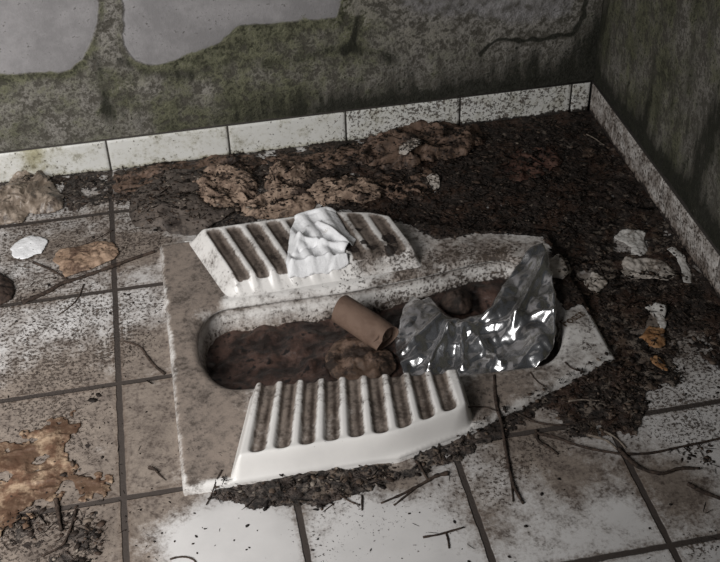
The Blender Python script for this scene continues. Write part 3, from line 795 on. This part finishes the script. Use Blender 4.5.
sheet('tissue', [(300, 221), (318, 217), (330, 221), (346, 231), (356, 240), (353, 247), (344, 252), (348, 265), (338, 272), (312, 277), (289, 281), (286, 264), (289, 244)], M['tissue'],
      'crumpled white tissue lying on the ribs of the rear footrest', 'tissue', dome=.006, domew=.008, crease=.006, sc=.05, seed=6, rag=.002, res=.0012, lift=.001, oct=.4, smooth=True, sharp=True,
      folds=[((352, 242, .05), (318, 219, .05), .0035, .007), ((352, 243, .05), (298, 236, .05), .0045, .008), ((346, 250, .05), (292, 258, .05), .004, .007), ((344, 262, .05), (312, 268, .05), .004, .006), ((322, 262, .05), (300, 275, .05), .004, .005), ((306, 225, .05), (294, 248, .05), .004, .005), ((335, 250, .05), (322, 262, .05), .003, -.004), ((330, 234, .05), (300, 246, .05), .003, -.005)])
# brown crumpled paper along the back
bp = 'crumpled brown papers behind the toilet'
kw = dict(domew=.010, lift=-.003, rag=.009, ridge=True, res=.0011)
sheet('crumpled_paper', [(268, 178), (276, 168), (300, 165), (312, 170), (309, 183), (294, 190), (276, 196), (267, 192)], M['brown_paper'], 'small upright tan ball of crumpled paper nearest to the middle of the back skirting', 'paper', bp, dome=.014, crease=0.0099, sc=0.0186, seed=8, aniso=.8, **kw)
sheet('crumpled_paper', [(242, 208), (256, 194), (288, 190), (310, 196), (314, 208), (292, 217), (262, 220), (246, 218)], M['brown_paper'], 'flattened brown crumpled paper touching the rear edge of the footrest left of the white tissue', 'paper', bp, dome=.008, crease=0.0081, sc=0.0174, seed=12, aniso=.5, **kw)
sheet('crumpled_paper', [(308, 196), (322, 184), (350, 178), (374, 184), (386, 194), (376, 205), (350, 207), (320, 206)], M['brown_paper'], 'long brown crumpled paper directly behind the white tissue', 'paper', bp, dome=.008, crease=0.0074, sc=0.0161, seed=15, aniso=.1, **kw)
sheet('crumpled_paper', [(190, 192), (204, 171), (226, 165), (250, 172), (256, 194), (242, 208), (214, 216), (198, 212)], M['brown_paper'], 'wide rumpled brown paper leaning on the dark grey wet sheet', 'paper', bp, dome=.008, crease=0.0105, sc=0.0211, seed=19, aniso=-.7, **kw)
sheet('crumpled_paper', [(355, 162), (370, 138), (394, 127), (430, 126), (470, 130), (486, 142), (466, 158), (424, 168), (388, 172)], M['dark_paper'], 'big dark reddish brown paper heap against the back skirting', 'paper', bp, dome=.010, crease=0.0112, sc=0.0223, seed=23, aniso=.3, **kw)
sheet('crumpled_paper', [(500, 172), (520, 152), (548, 150), (562, 162), (548, 176), (520, 184)], M['red_paper'], 'low dark red brown paper half buried in soil near the wall corner', 'paper', bp, dome=.003, crease=0.0043, sc=0.0186, seed=27, **kw)
sheet('crumpled_paper', [(112, 178), (150, 166), (200, 160), (252, 156), (262, 166), (232, 176), (204, 170), (184, 182), (150, 188), (122, 196)], M['dark_paper'], 'long dark pulp of paper running along the skirting above the grey wet sheet', 'paper', bp, dome=.004, crease=0.0062, sc=0.0161, seed=28, aniso=.15, **kw)
sheet('crumpled_paper', [(262, 160), (310, 150), (358, 146), (362, 160), (330, 172), (312, 166), (280, 168)], M['dark_paper'], 'dark paper strip against the skirting behind the tan paper ball', 'paper', bp, dome=.004, crease=0.0056, sc=0.0149, seed=29, aniso=.15, **kw)
sheet('crumpled_paper', [(376, 172), (400, 176), (430, 174), (440, 184), (424, 200), (396, 202), (378, 192)], M['dark_paper'], 'dark torn paper between the long brown paper and the tiny tan scrap', 'paper', bp, dome=.002, crease=0.0050, sc=0.0149, seed=30, **kw)
sheet('wet_sheet', [(134, 226), (132, 200), (150, 180), (185, 172), (206, 180), (202, 202), (216, 214), (238, 212), (222, 224), (190, 237), (160, 231)], M['grey_sheet'], 'flat dark grey wet sheet of pulp beside the rear left corner of the toilet', 'wet sheet', dome=.004, domew=.014, crease=.010, sc=.045, seed=31, lift=.001, aniso=.2, rag=.003)
sheet('plastic_bag', [(-14, 200), (4, 190), (20, 176), (34, 166), (47, 172), (54, 188), (64, 196), (62, 210), (44, 216), (30, 214), (22, 224), (0, 226), (-16, 226)], M['bag'], 'rumpled tan plastic bag against the left end of the back skirting', 'bag', dome=.016, domew=.012, crease=.0085, sc=.017, seed=35, aniso=1.0, rag=.004, ridge=True, res=.0012)
sheet('dead_leaf', [(53, 262), (60, 252), (78, 247), (98, 243), (113, 244), (119, 254), (112, 262), (96, 268), (66, 279)], M['tan_leaf'], 'flat tan dead leaf lying above the long dark stick on the left tile', 'leaf', dome=.003, domew=.01, crease=.004, sc=.022, seed=40, rag=.005, res=.0013, oct=1.5, sharp=True)
sheet('tissue', [(12, 252), (19, 241), (33, 237), (46, 241), (45, 251), (32, 258), (18, 260)], M['tissue'], 'small flat blob of white tissue on the left tile below the plastic bag', 'tissue', dome=.0015, domew=.006, crease=.002, sc=.02, seed=44, rag=.005)
sheet('dark_clod', [(-12, 274), (4, 276), (13, 284), (13, 296), (5, 304), (-12, 306)], M['clot'], 'dark brown clod on the left tile cut by the picture edge', 'clod', dome=.014, domew=.01, crease=.004, sc=.012, seed=47)
sc_ = 'pale paper scraps on the soil'
sheet('paper_scrap', [(614, 238), (622, 232), (636, 232), (646, 234), (644, 243), (648, 252), (640, 258), (631, 256), (632, 249)], M['tissue_grey'], 'whitest crooked paper scrap on the soil near the right skirting', 'paper', sc_, dome=.0008, domew=.004, oct=1.6, sharp=True, crease=.003, sc=.02, seed=52, rag=.004)
sheet('paper_scrap', [(619, 272), (626, 260), (644, 259), (664, 262), (678, 276), (668, 286), (646, 282), (630, 285)], M['scrap_dirty'], 'wide soil stained paper scrap just below the whitest scrap', 'paper', sc_, dome=.0008, domew=.004, oct=1.6, sharp=True, crease=.003, sc=.022, seed=55, rag=.006)
sheet('paper_scrap', [(666, 251), (673, 248), (683, 258), (688, 267), (692, 277), (691, 285), (683, 285), (681, 272), (676, 261)], M['tissue_grey'], 'narrow curved white strip lying along the right skirting', 'paper', sc_, dome=.0008, domew=.004, oct=1.6, sharp=True, crease=.002, sc=.015, seed=58, rag=.0035)
sheet('paper_scrap', [(644, 311), (655, 306), (664, 310), (667, 325), (663, 334), (656, 322)], M['tissue_grey'], 'small grey white scrap above the orange leaf bits right of the toilet', 'paper', sc_, dome=.0008, domew=.004, oct=1.6, sharp=True, crease=.002, sc=.02, seed=61, rag=.005)
sheet('dead_leaf', [(640, 340), (650, 328), (662, 328), (667, 342), (660, 352), (648, 350)], M['orange_leaf'], 'ragged orange brown leaf bit touching the small grey white scrap', 'leaf', 'orange leaf bits right of the toilet', dome=.0008, domew=.004, oct=1.6, sharp=True, crease=.003, sc=.018, seed=64, rag=.005)
sheet('dead_leaf', [(650, 361), (656, 357), (664, 366), (668, 375), (661, 373), (652, 367)], M['orange_leaf'], 'pointed orange leaf bit lower down right of the toilet end', 'leaf', 'orange leaf bits right of the toilet', dome=.0008, domew=.004, oct=1.6, sharp=True, crease=.002, sc=.02, seed=66, rag=.003)
sheet('paper_scrap', [(399, 160), (408, 156), (411, 153), (421, 156), (420, 162), (413, 165), (405, 169), (400, 167)], M['scrap_dirty'], 'little cream scrap lying on the dark paper heap by the back skirting', 'paper', sc_, dome=.0008, domew=.004, oct=1.6, sharp=True, crease=.002, sc=.01, seed=70, rag=.004, res=.001, lift=.022)
sheet('paper_scrap', [(427, 180), (434, 176), (440, 180), (439, 190), (434, 193), (430, 186)], M['scrap_dirty'], 'tiny tan curled scrap behind the right end of the rear footrest', 'paper', sc_, dome=.0008, domew=.004, oct=1.6, sharp=True, crease=.002, sc=.01, seed=73, res=.001, lift=.003)
sheet('paper_scrap', [(546, 262), (556, 258), (566, 264), (572, 275), (562, 281), (550, 279)], M['scrap_dirty'], 'soiled cream scrap on the rear right corner of the toilet beside the foil', 'paper', sc_, dome=.0008, domew=.004, oct=1.6, sharp=True, crease=.002, sc=.015, seed=76, rag=.003)
sheet('paper_scrap', [(582, 282), (592, 275), (604, 280), (606, 290), (596, 296), (586, 291)], M['scrap_dirty'], 'torn dirty scrap on the soil beside the right end of the toilet', 'paper', sc_, dome=.0008, domew=.004, oct=1.6, sharp=True, crease=.003, sc=.012, seed=79, rag=.007)
# bottom left: sodden cardboard
sheet('sodden_cardboard', [(-14, 452), (6, 448), (20, 442), (28, 436), (52, 428), (62, 418), (74, 416), (70, 428), (62, 440), (66, 450), (72, 462), (80, 472), (100, 474), (112, 476), (110, 490), (92, 494), (76, 486), (66, 490), (52, 500), (36, 506), (30, 520), (-14, 530)], M['sodden'],
      'torn orange brown sodden cardboard stuck on the tiles at bottom left', 'cardboard', dome=.0015, domew=.01, crease=.0022, sc=.018, seed=83, rag=.030, ragsc=.016, lift=.0006, ridge=True, res=.0012, holes=[(38, 460, 7), (4, 478, 6), (66, 486, 6)])

# ------------------------------------------------------------------ foil bag in the bowl
def build_foil():
    out = [(396, 334, -.024), (402, 316, -.018), (405, 305, -.016), (413, 297, -.014), (421, 301, -.010), (429, 297, -.010), (437, 307, -.010), (448, 316, -.008), (460, 320, -.005), (474, 316, .000), (490, 311, .006), (496, 297, .012), (505, 282, .018), (516, 266, .026), (531, 247, .040), (543, 243, .042), (548, 256, .038),
           (552, 276, .032), (555, 296, .028), (556, 320, .022), (555, 344, .014), (546, 360, .006), (530, 372, -.004), (490, 384, -.018), (440, 388, -.028), (404, 378, -.032), (396, 352, -.030)]
    ctrl = out+[(470, 345, -.020), (440, 345, -.024), (420, 340, -.024), (500, 330, -.002), (520, 318, .008), (540, 330, .010), (520, 300, .014), (535, 280, .026), (480, 330, -.010), (455, 335, -.012), (515, 350, -.008), (540, 305, .020), (490, 355, -.020), (455, 362, -.028)]
    folds = [((403, 350, -.02), (440, 322, -.01), .006, .008), ((430, 365, -.02), (448, 330, -.01), .006, .010), ((462, 368, -.02), (462, 330, -.01), .006, .009), ((500, 365, -.01), (470, 335, -.01), .007, .010),
             ((468, 330, -.01), (552, 316, .02), .006, .008), ((512, 330, .0), (545, 262, .03), .006, .009), ((555, 340, .01), (553, 280, .03), .005, .006), ((478, 322, 0), (500, 305, .01), .006, .006)]
    o = sheet('foil_bag', out, M['foil'], 'crumpled silver foil bag stuffed into the right end of the toilet bowl', 'foil bag', ctrl=ctrl, folds=folds, dome=0, domew=.012, crease=.013, sc=.048, seed=91, rag=.003, res=.0014, thick=.0003, oct=.8, sharp=True)
    return o
build_foil()
sheet('sodden_paper', [(u_, v_, -.03) for u_, v_ in ((326, 356), (338, 340), (356, 338), (372, 344), (390, 352), (396, 366), (384, 380), (350, 382), (330, 374))], M['dark_paper'], 'dark brown sodden paper clump in the bowl under the cardboard tube', 'paper',
      dome=.006, domew=.012, crease=.009, sc=.026, seed=95, ctrl=[(330, 360, -.032), (360, 350, -.028), (390, 365, -.030), (350, 380, -.033)])
sheet('dark_clod', [(u_, v_, -.02) for u_, v_ in ((440, 300), (452, 292), (468, 294), (474, 304), (466, 313), (448, 312))], M['clot'], 'dark brown clod between the foil bag and the rear rim of the bowl', 'clod', dome=.018, domew=.010, crease=.006, sc=.016, seed=97, ctrl=[(440, 300, -.022), (468, 294, -.018), (466, 313, -.022)])

# ------------------------------------------------------------------ cardboard tube
def build_tube():
    A = at(341, 309, -.002); B = at(387, 339, -.010)
    ax = B-A; L = np.linalg.norm(ax); ax /= L
    s = np.cross(ax, [0, 0, 1.]); s /= np.linalg.norm(s); t = np.cross(s, ax)
    root = empty('cardboard_tube', tuple((A+B)/2)); mid = (A+B)/2
    tag(root, 'brown cardboard toilet roll tube lying across the bowl', 'cardboard tube')
    n = 48; m = 30; rad = .0215; w = .0012
    def ring(q, r):
        out = []
        for k in range(n):
            a = 2*math.pi*k/n
            sq = .78*sst(.80, 1., q)                 # pinched towards the near end
            rs = r*(1+.02*math.sin(3*a+q*4))*(1+.10*sq); rt = r*(1-.28*sq)*(1+.015*math.sin(2*a+5*q))
            dent = -.007*sst(.78, .92, q)*math.exp(-((a-.6)/.5)**2)
            out.append(A-mid+ax*(q*L+(.002*math.sin(2*a+1) if q in (0., 1.) else 0))+s*math.cos(a)*(rs+dent)+t*math.sin(a)*(rt+dent))
        return out
    def shell(r, qs, flip):
        V = [p for q in qs for p in ring(q, r)]; f = []
        for i in range(len(qs)-1):
            for k in range(n):
                a, b = i*n+k, i*n+(k+1) % n; q_ = (a, b, b+n, a+n); f.append(q_[::-1] if flip else q_)
        return np.array(V), np.array(f)
    qs = [i/m for i in range(m+1)]
    V, f = shell(rad, qs, False); mesh_obj('tube_wall', V, f, M['card'], root)
    V, f = shell(rad-w, qs, True); o = mesh_obj('tube_lining', V, f, M['card_in'], root); o['label'] = 'paler inside of the tube'
    e0 = np.array(ring(0., rad)+ring(0., rad-w)+ring(1., rad)+ring(1., rad-w)); f = []
    for k in range(n):
        j = (k+1) % n; f.append((k, n+k, n+j, j)); f.append((2*n+j, 3*n+j, 3*n+k, 2*n+k))
    for h in (0, 1): mesh_obj('tube_edge', e0[2*n*h:2*n*(h+1)], np.array([q for q in f if (min(q) >= 2*n) == bool(h)])-2*n*h, M['card_in'], root)
    # folded-in flap at the near end
    V = []; g = 12
    for i in range(g+1):
        for k in range(n):
            a = 2*math.pi*k/n; r_ = (rad-w)*.94*i/g
            V.append(A-mid+ax*(L*.93-.006*(i/g-.4)+.004*math.sin(a*2))+s*math.cos(a)*r_*1.06+t*math.sin(a)*r_*.76)
    f = [(i*n+k, i*n+(k+1) % n, (i+1)*n+(k+1) % n, (i+1)*n+k) for i in range(g) for k in range(n)]
    o = mesh_obj('end_flap', np.array(V), np.array(f), M['card_in'], root); o['label'] = 'crushed end folded into the tube'
build_tube()

# ------------------------------------------------------------------ twigs and sticks
def tube_mesh(P, r0, r1, sides=7, seed=0, base=None):
    P = np.asarray(P); n = len(P); V = []
    rr = np.random.default_rng(seed)
    for i in range(n):
        d = P[min(i+1, n-1)]-P[max(i-1, 0)]; d /= np.linalg.norm(d)+1e-9
        s = np.cross(d, [0, 0, 1.]); s /= np.linalg.norm(s)+1e-9; t = np.cross(s, d)
        r = (r0+(r1-r0)*i/(n-1))*rr.uniform(.82, 1.2)
        for k in range(sides):
            a = 2*math.pi*k/sides; q = r*rr.uniform(.88, 1.12); V.append(P[i]+s*math.cos(a)*q+t*math.sin(a)*q)
    f = [(i*sides+k, i*sides+(k+1) % sides, (i+1)*sides+(k+1) % sides, (i+1)*sides+k) for i in range(n-1) for k in range(sides)]
    V.append(P[0]); V.append(P[-1]); a, b = len(V)-2, len(V)-1
    f4 = [tuple(q) for q in f]+[(a, (k+1) % sides, k) for k in range(sides)]+[(b, (n-1)*sides+k, (n-1)*sides+(k+1) % sides) for k in range(sides)]
    return np.array(V), f4
def path3(pts, r, lift=0.):
    P = []
    for u, v in pts:
        p = hit(u, v, r); P.append(p)
    P = smooth_open(P, 6)
    tz = total(P[:, 0], P[:, 1])
    sm = np.convolve(np.pad(tz, 3, mode='edge'), np.ones(7)/7, 'valid')
    P[:, 2] = np.maximum(sm, tz-.003)+r*.8+lift
    return P
TW = 'twigs and stalks on the floor'
def twig(pts, r0, r1, label, branches=(), mat='twig', lift=0., name='twig', seed=1):
    P = path3(pts, r0/800., lift); base = P[len(P)//2].copy()
    if not branches:
        V, f = tube_mesh(P, r0/800., r1/800., seed=seed); o = mesh_obj(name, V-base, f, M[mat]); o.location = base
    else:
        o = empty(name, tuple(base)); V, f = tube_mesh(P, r0/800., r1/800., seed=seed); mesh_obj('stem', V-base, f, M[mat], o)
        for i, (bp_, b0, b1) in enumerate(branches):
            P = path3(bp_, b0/800., lift); V, f = tube_mesh(P, b0/800., b1/800., seed=seed+i+1); mesh_obj('branch', V-base, f, M[mat], o)
    tag(o, label, 'twig', TW); return o
twig([(492, 374), (496, 400), (502, 428), (508, 462), (514, 486), (523, 503)], 2.0, 1.2, 'long forked twig hanging over the front rim right of the front footrest', [([(507, 455), (511, 478), (513, 501)], 1.2, .8)], seed=3)
twig([(537, 433), (558, 438), (581, 446), (618, 453), (649, 453), (683, 446), (712, 440), (735, 434)], 1.5, 1.0, 'longest thin dark stalk sweeping to the right picture edge', seed=4)
twig([(514, 412), (530, 420), (547, 424), (570, 425), (594, 420)], 1.3, .8, 'bowed dark stalk parallel to the taper of the front rim', seed=5)
twig([(618, 448), (630, 460), (644, 469), (662, 473), (680, 468), (700, 468)], 2.2, 1.4, 'thick dark root bending along the tile right of the longest stalk', seed=6)
twig([(423, 537), (440, 534), (464, 527)], 1.1, .9, 'small T shaped twig alone on the middle front tile', [([(446, 533), (448, 540), (449, 548)], 1.0, .8)], seed=7)
twig([(381, 503), (400, 495), (420, 485), (436, 476), (448, 473)], 1.0, 2.2, 'stick with a thick dark end pointing at the front footrest tip', [([(394, 505), (408, 494), (418, 486)], .9, 1.0), ([(428, 480), (420, 468), (416, 462)], 1.0, 1.4)], seed=8)
twig([(22, 302), (46, 292), (62, 283), (84, 276), (112, 266), (134, 258), (155, 251)], 2.6, 1.8, 'long thick dark stick lying below the flat tan leaf', seed=9, name='stick')
twig([(33, 262), (48, 268), (62, 276), (68, 280)], 1.6, 1.0, 'short dark twig between the white tissue blob and the long thick stick', seed=10)
twig([(113, 230), (98, 238), (84, 245)], .8, .5, 'faint thin stalk above the tan leaf beside the grout line', mat='twig', seed=11)
twig([(84, 284), (78, 298), (68, 308), (58, 315)], .9, .6, 'thin curved stalk crossing the grout below the long thick stick', seed=12)
twig([(124, 341), (139, 346), (147, 356), (155, 366), (165, 374)], .9, 1.7, 'dark curved twig touching the left side of the toilet', seed=13)
twig([(56, 499), (58, 512), (61, 530)], 2.4, 1.6, 'charred upright stub below the sodden cardboard', seed=14)
twig([(76, 510), (70, 530), (62, 545), (42, 556)], 1.4, .9, 'bent dark twig below the charred stub at bottom left', seed=15)
twig([(170, 559), (178, 557), (187, 557), (194, 560), (197, 566)], 1.0, .7, 'curled hook shaped stalk on the white tile at the bottom edge', seed=16)
twig([(568, 404), (582, 402), (600, 403)], .9, .7, 'pale straight straw on the soil in front of the right end of the toilet', mat='straw', seed=17)
twig([(588, 436), (606, 440), (618, 450)], 1.4, .8, 'pale stalk beside the bent ends of the longest stalk', mat='straw', seed=18)
twig([(604, 432), (616, 438), (626, 448)], 1.2, .8, 'pale stalk nearest the soil heap above the longest stalk', mat='straw', seed=19)
twig([(120, 162), (124, 172), (132, 184)], 1.0, .6, 'thin dark stalk leaning near the second left skirting joint', seed=20, lift=.004)
twig([(586, 138), (596, 143), (604, 148)], .9, .6, 'thin pale stalk in the wall corner', mat='straw', seed=21, lift=.002)
twig([(688, 483), (700, 490), (720, 498)], 2.2, 1.6, 'dark root at the right picture edge below the longest stalk', seed=22)
twig([(530, 372), (536, 380), (545, 388)], .6, .5, 'hair thin stalk on the front rim near the foil bag', seed=23)
twig([(565, 362), (574, 370), (582, 378)], .9, .6, 'short twig across the front edge of the rim at its right taper', seed=24)
twig([(222, 470), (214, 488), (206, 505)], 1.0, .6, 'twig lying off the front left corner of the toilet', seed=25)
twig([(462, 405), (480, 407), (497, 412)], .9, .6, 'thin twig crossing the rim beside the long forked twig', seed=26)
twig([(536, 430), (538, 440), (550, 448), (558, 454)], 1.6, 1.0, 'kinked dark twig below the bowed dark stalk', seed=27)
twig([(340, 497), (352, 502), (360, 505)], 1.0, .7, 'short twig at the right end of the dark debris before the toilet', seed=28)
twig([(362, 495), (362, 510)], 1.0, .8, 'stubby dark twig standing off the debris on the middle front tile', seed=29)
print('flakes', build_flakes())
# seed pod with its stalk
pod = empty('seed_pod', tuple(hit(155, 470)))
b = hit(155, 470)
P = np.array([hit(149, 469), hit(152, 470), hit(155, 471), hit(158, 474)]); P[:, 2] = .003
V, f = tube_mesh(smooth_open(P, 4), .0028, .0012, 9, 3); mesh_obj('pod', V-b, f, M['twig'], pod)
P = np.array([hit(157, 473), hit(161, 477), hit(166, 481)]); P[:, 2] = .0015
V, f = tube_mesh(smooth_open(P, 4), .0010, .0006, 6, 4); mesh_obj('stalk', V-b, f, M['twig'], pod)
tag(pod, 'dark round seed pod with stalk on the brown tile left of the toilet', 'seed pod')

# ------------------------------------------------------------------ light: grey daylight from the doorway behind and left of the camera
w = bpy.data.worlds.new('World'); scene.world = w; w.use_nodes = True
w.node_tree.nodes['Background'].inputs[0].default_value = (.75, .80, .88, 1); w.node_tree.nodes['Background'].inputs[1].default_value = .035
def area(name, loc, target, sx, sy, power, color, spread=180):
    l = bpy.data.lights.new(name, 'AREA'); l.shape = 'RECTANGLE'; l.size = sx; l.size_y = sy; l.energy = power; l.color = color; l.spread = math.radians(spread)
    o = bpy.data.objects.new(name, l); col.objects.link(o); o.location = loc
    d = np.array(target, float)-np.array(loc); d /= np.linalg.norm(d)
    from mathutils import Vector
    o.rotation_euler = Vector(d).to_track_quat('-Z', 'Y').to_euler(); return o
area('doorway_daylight', (-.55, -.55, .78), (-.25, .35, 0), .55, .7, 10.0, (1., .985, .97), 120)

# ------------------------------------------------------------------ camera and view
cd = bpy.data.cameras.new('camera'); cam = bpy.data.objects.new('camera', cd); col.objects.link(cam)
from mathutils import Matrix
cd.sensor_fit = 'HORIZONTAL'; cd.sensor_width = 36; cd.lens = 36*FPX/720; cd.clip_start = .01
B = -F
cam.matrix_world = Matrix(((RV[0], UV[0], B[0], CX), (RV[1], UV[1], B[1], CY), (RV[2], UV[2], B[2], CZ), (0, 0, 0, 1)))
scene.camera = cam
vs = scene.view_settings; vs.view_transform = 'Standard'; vs.look = 'None'; vs.gamma = 1; vs.exposure = 0; vs.use_curve_mapping = False
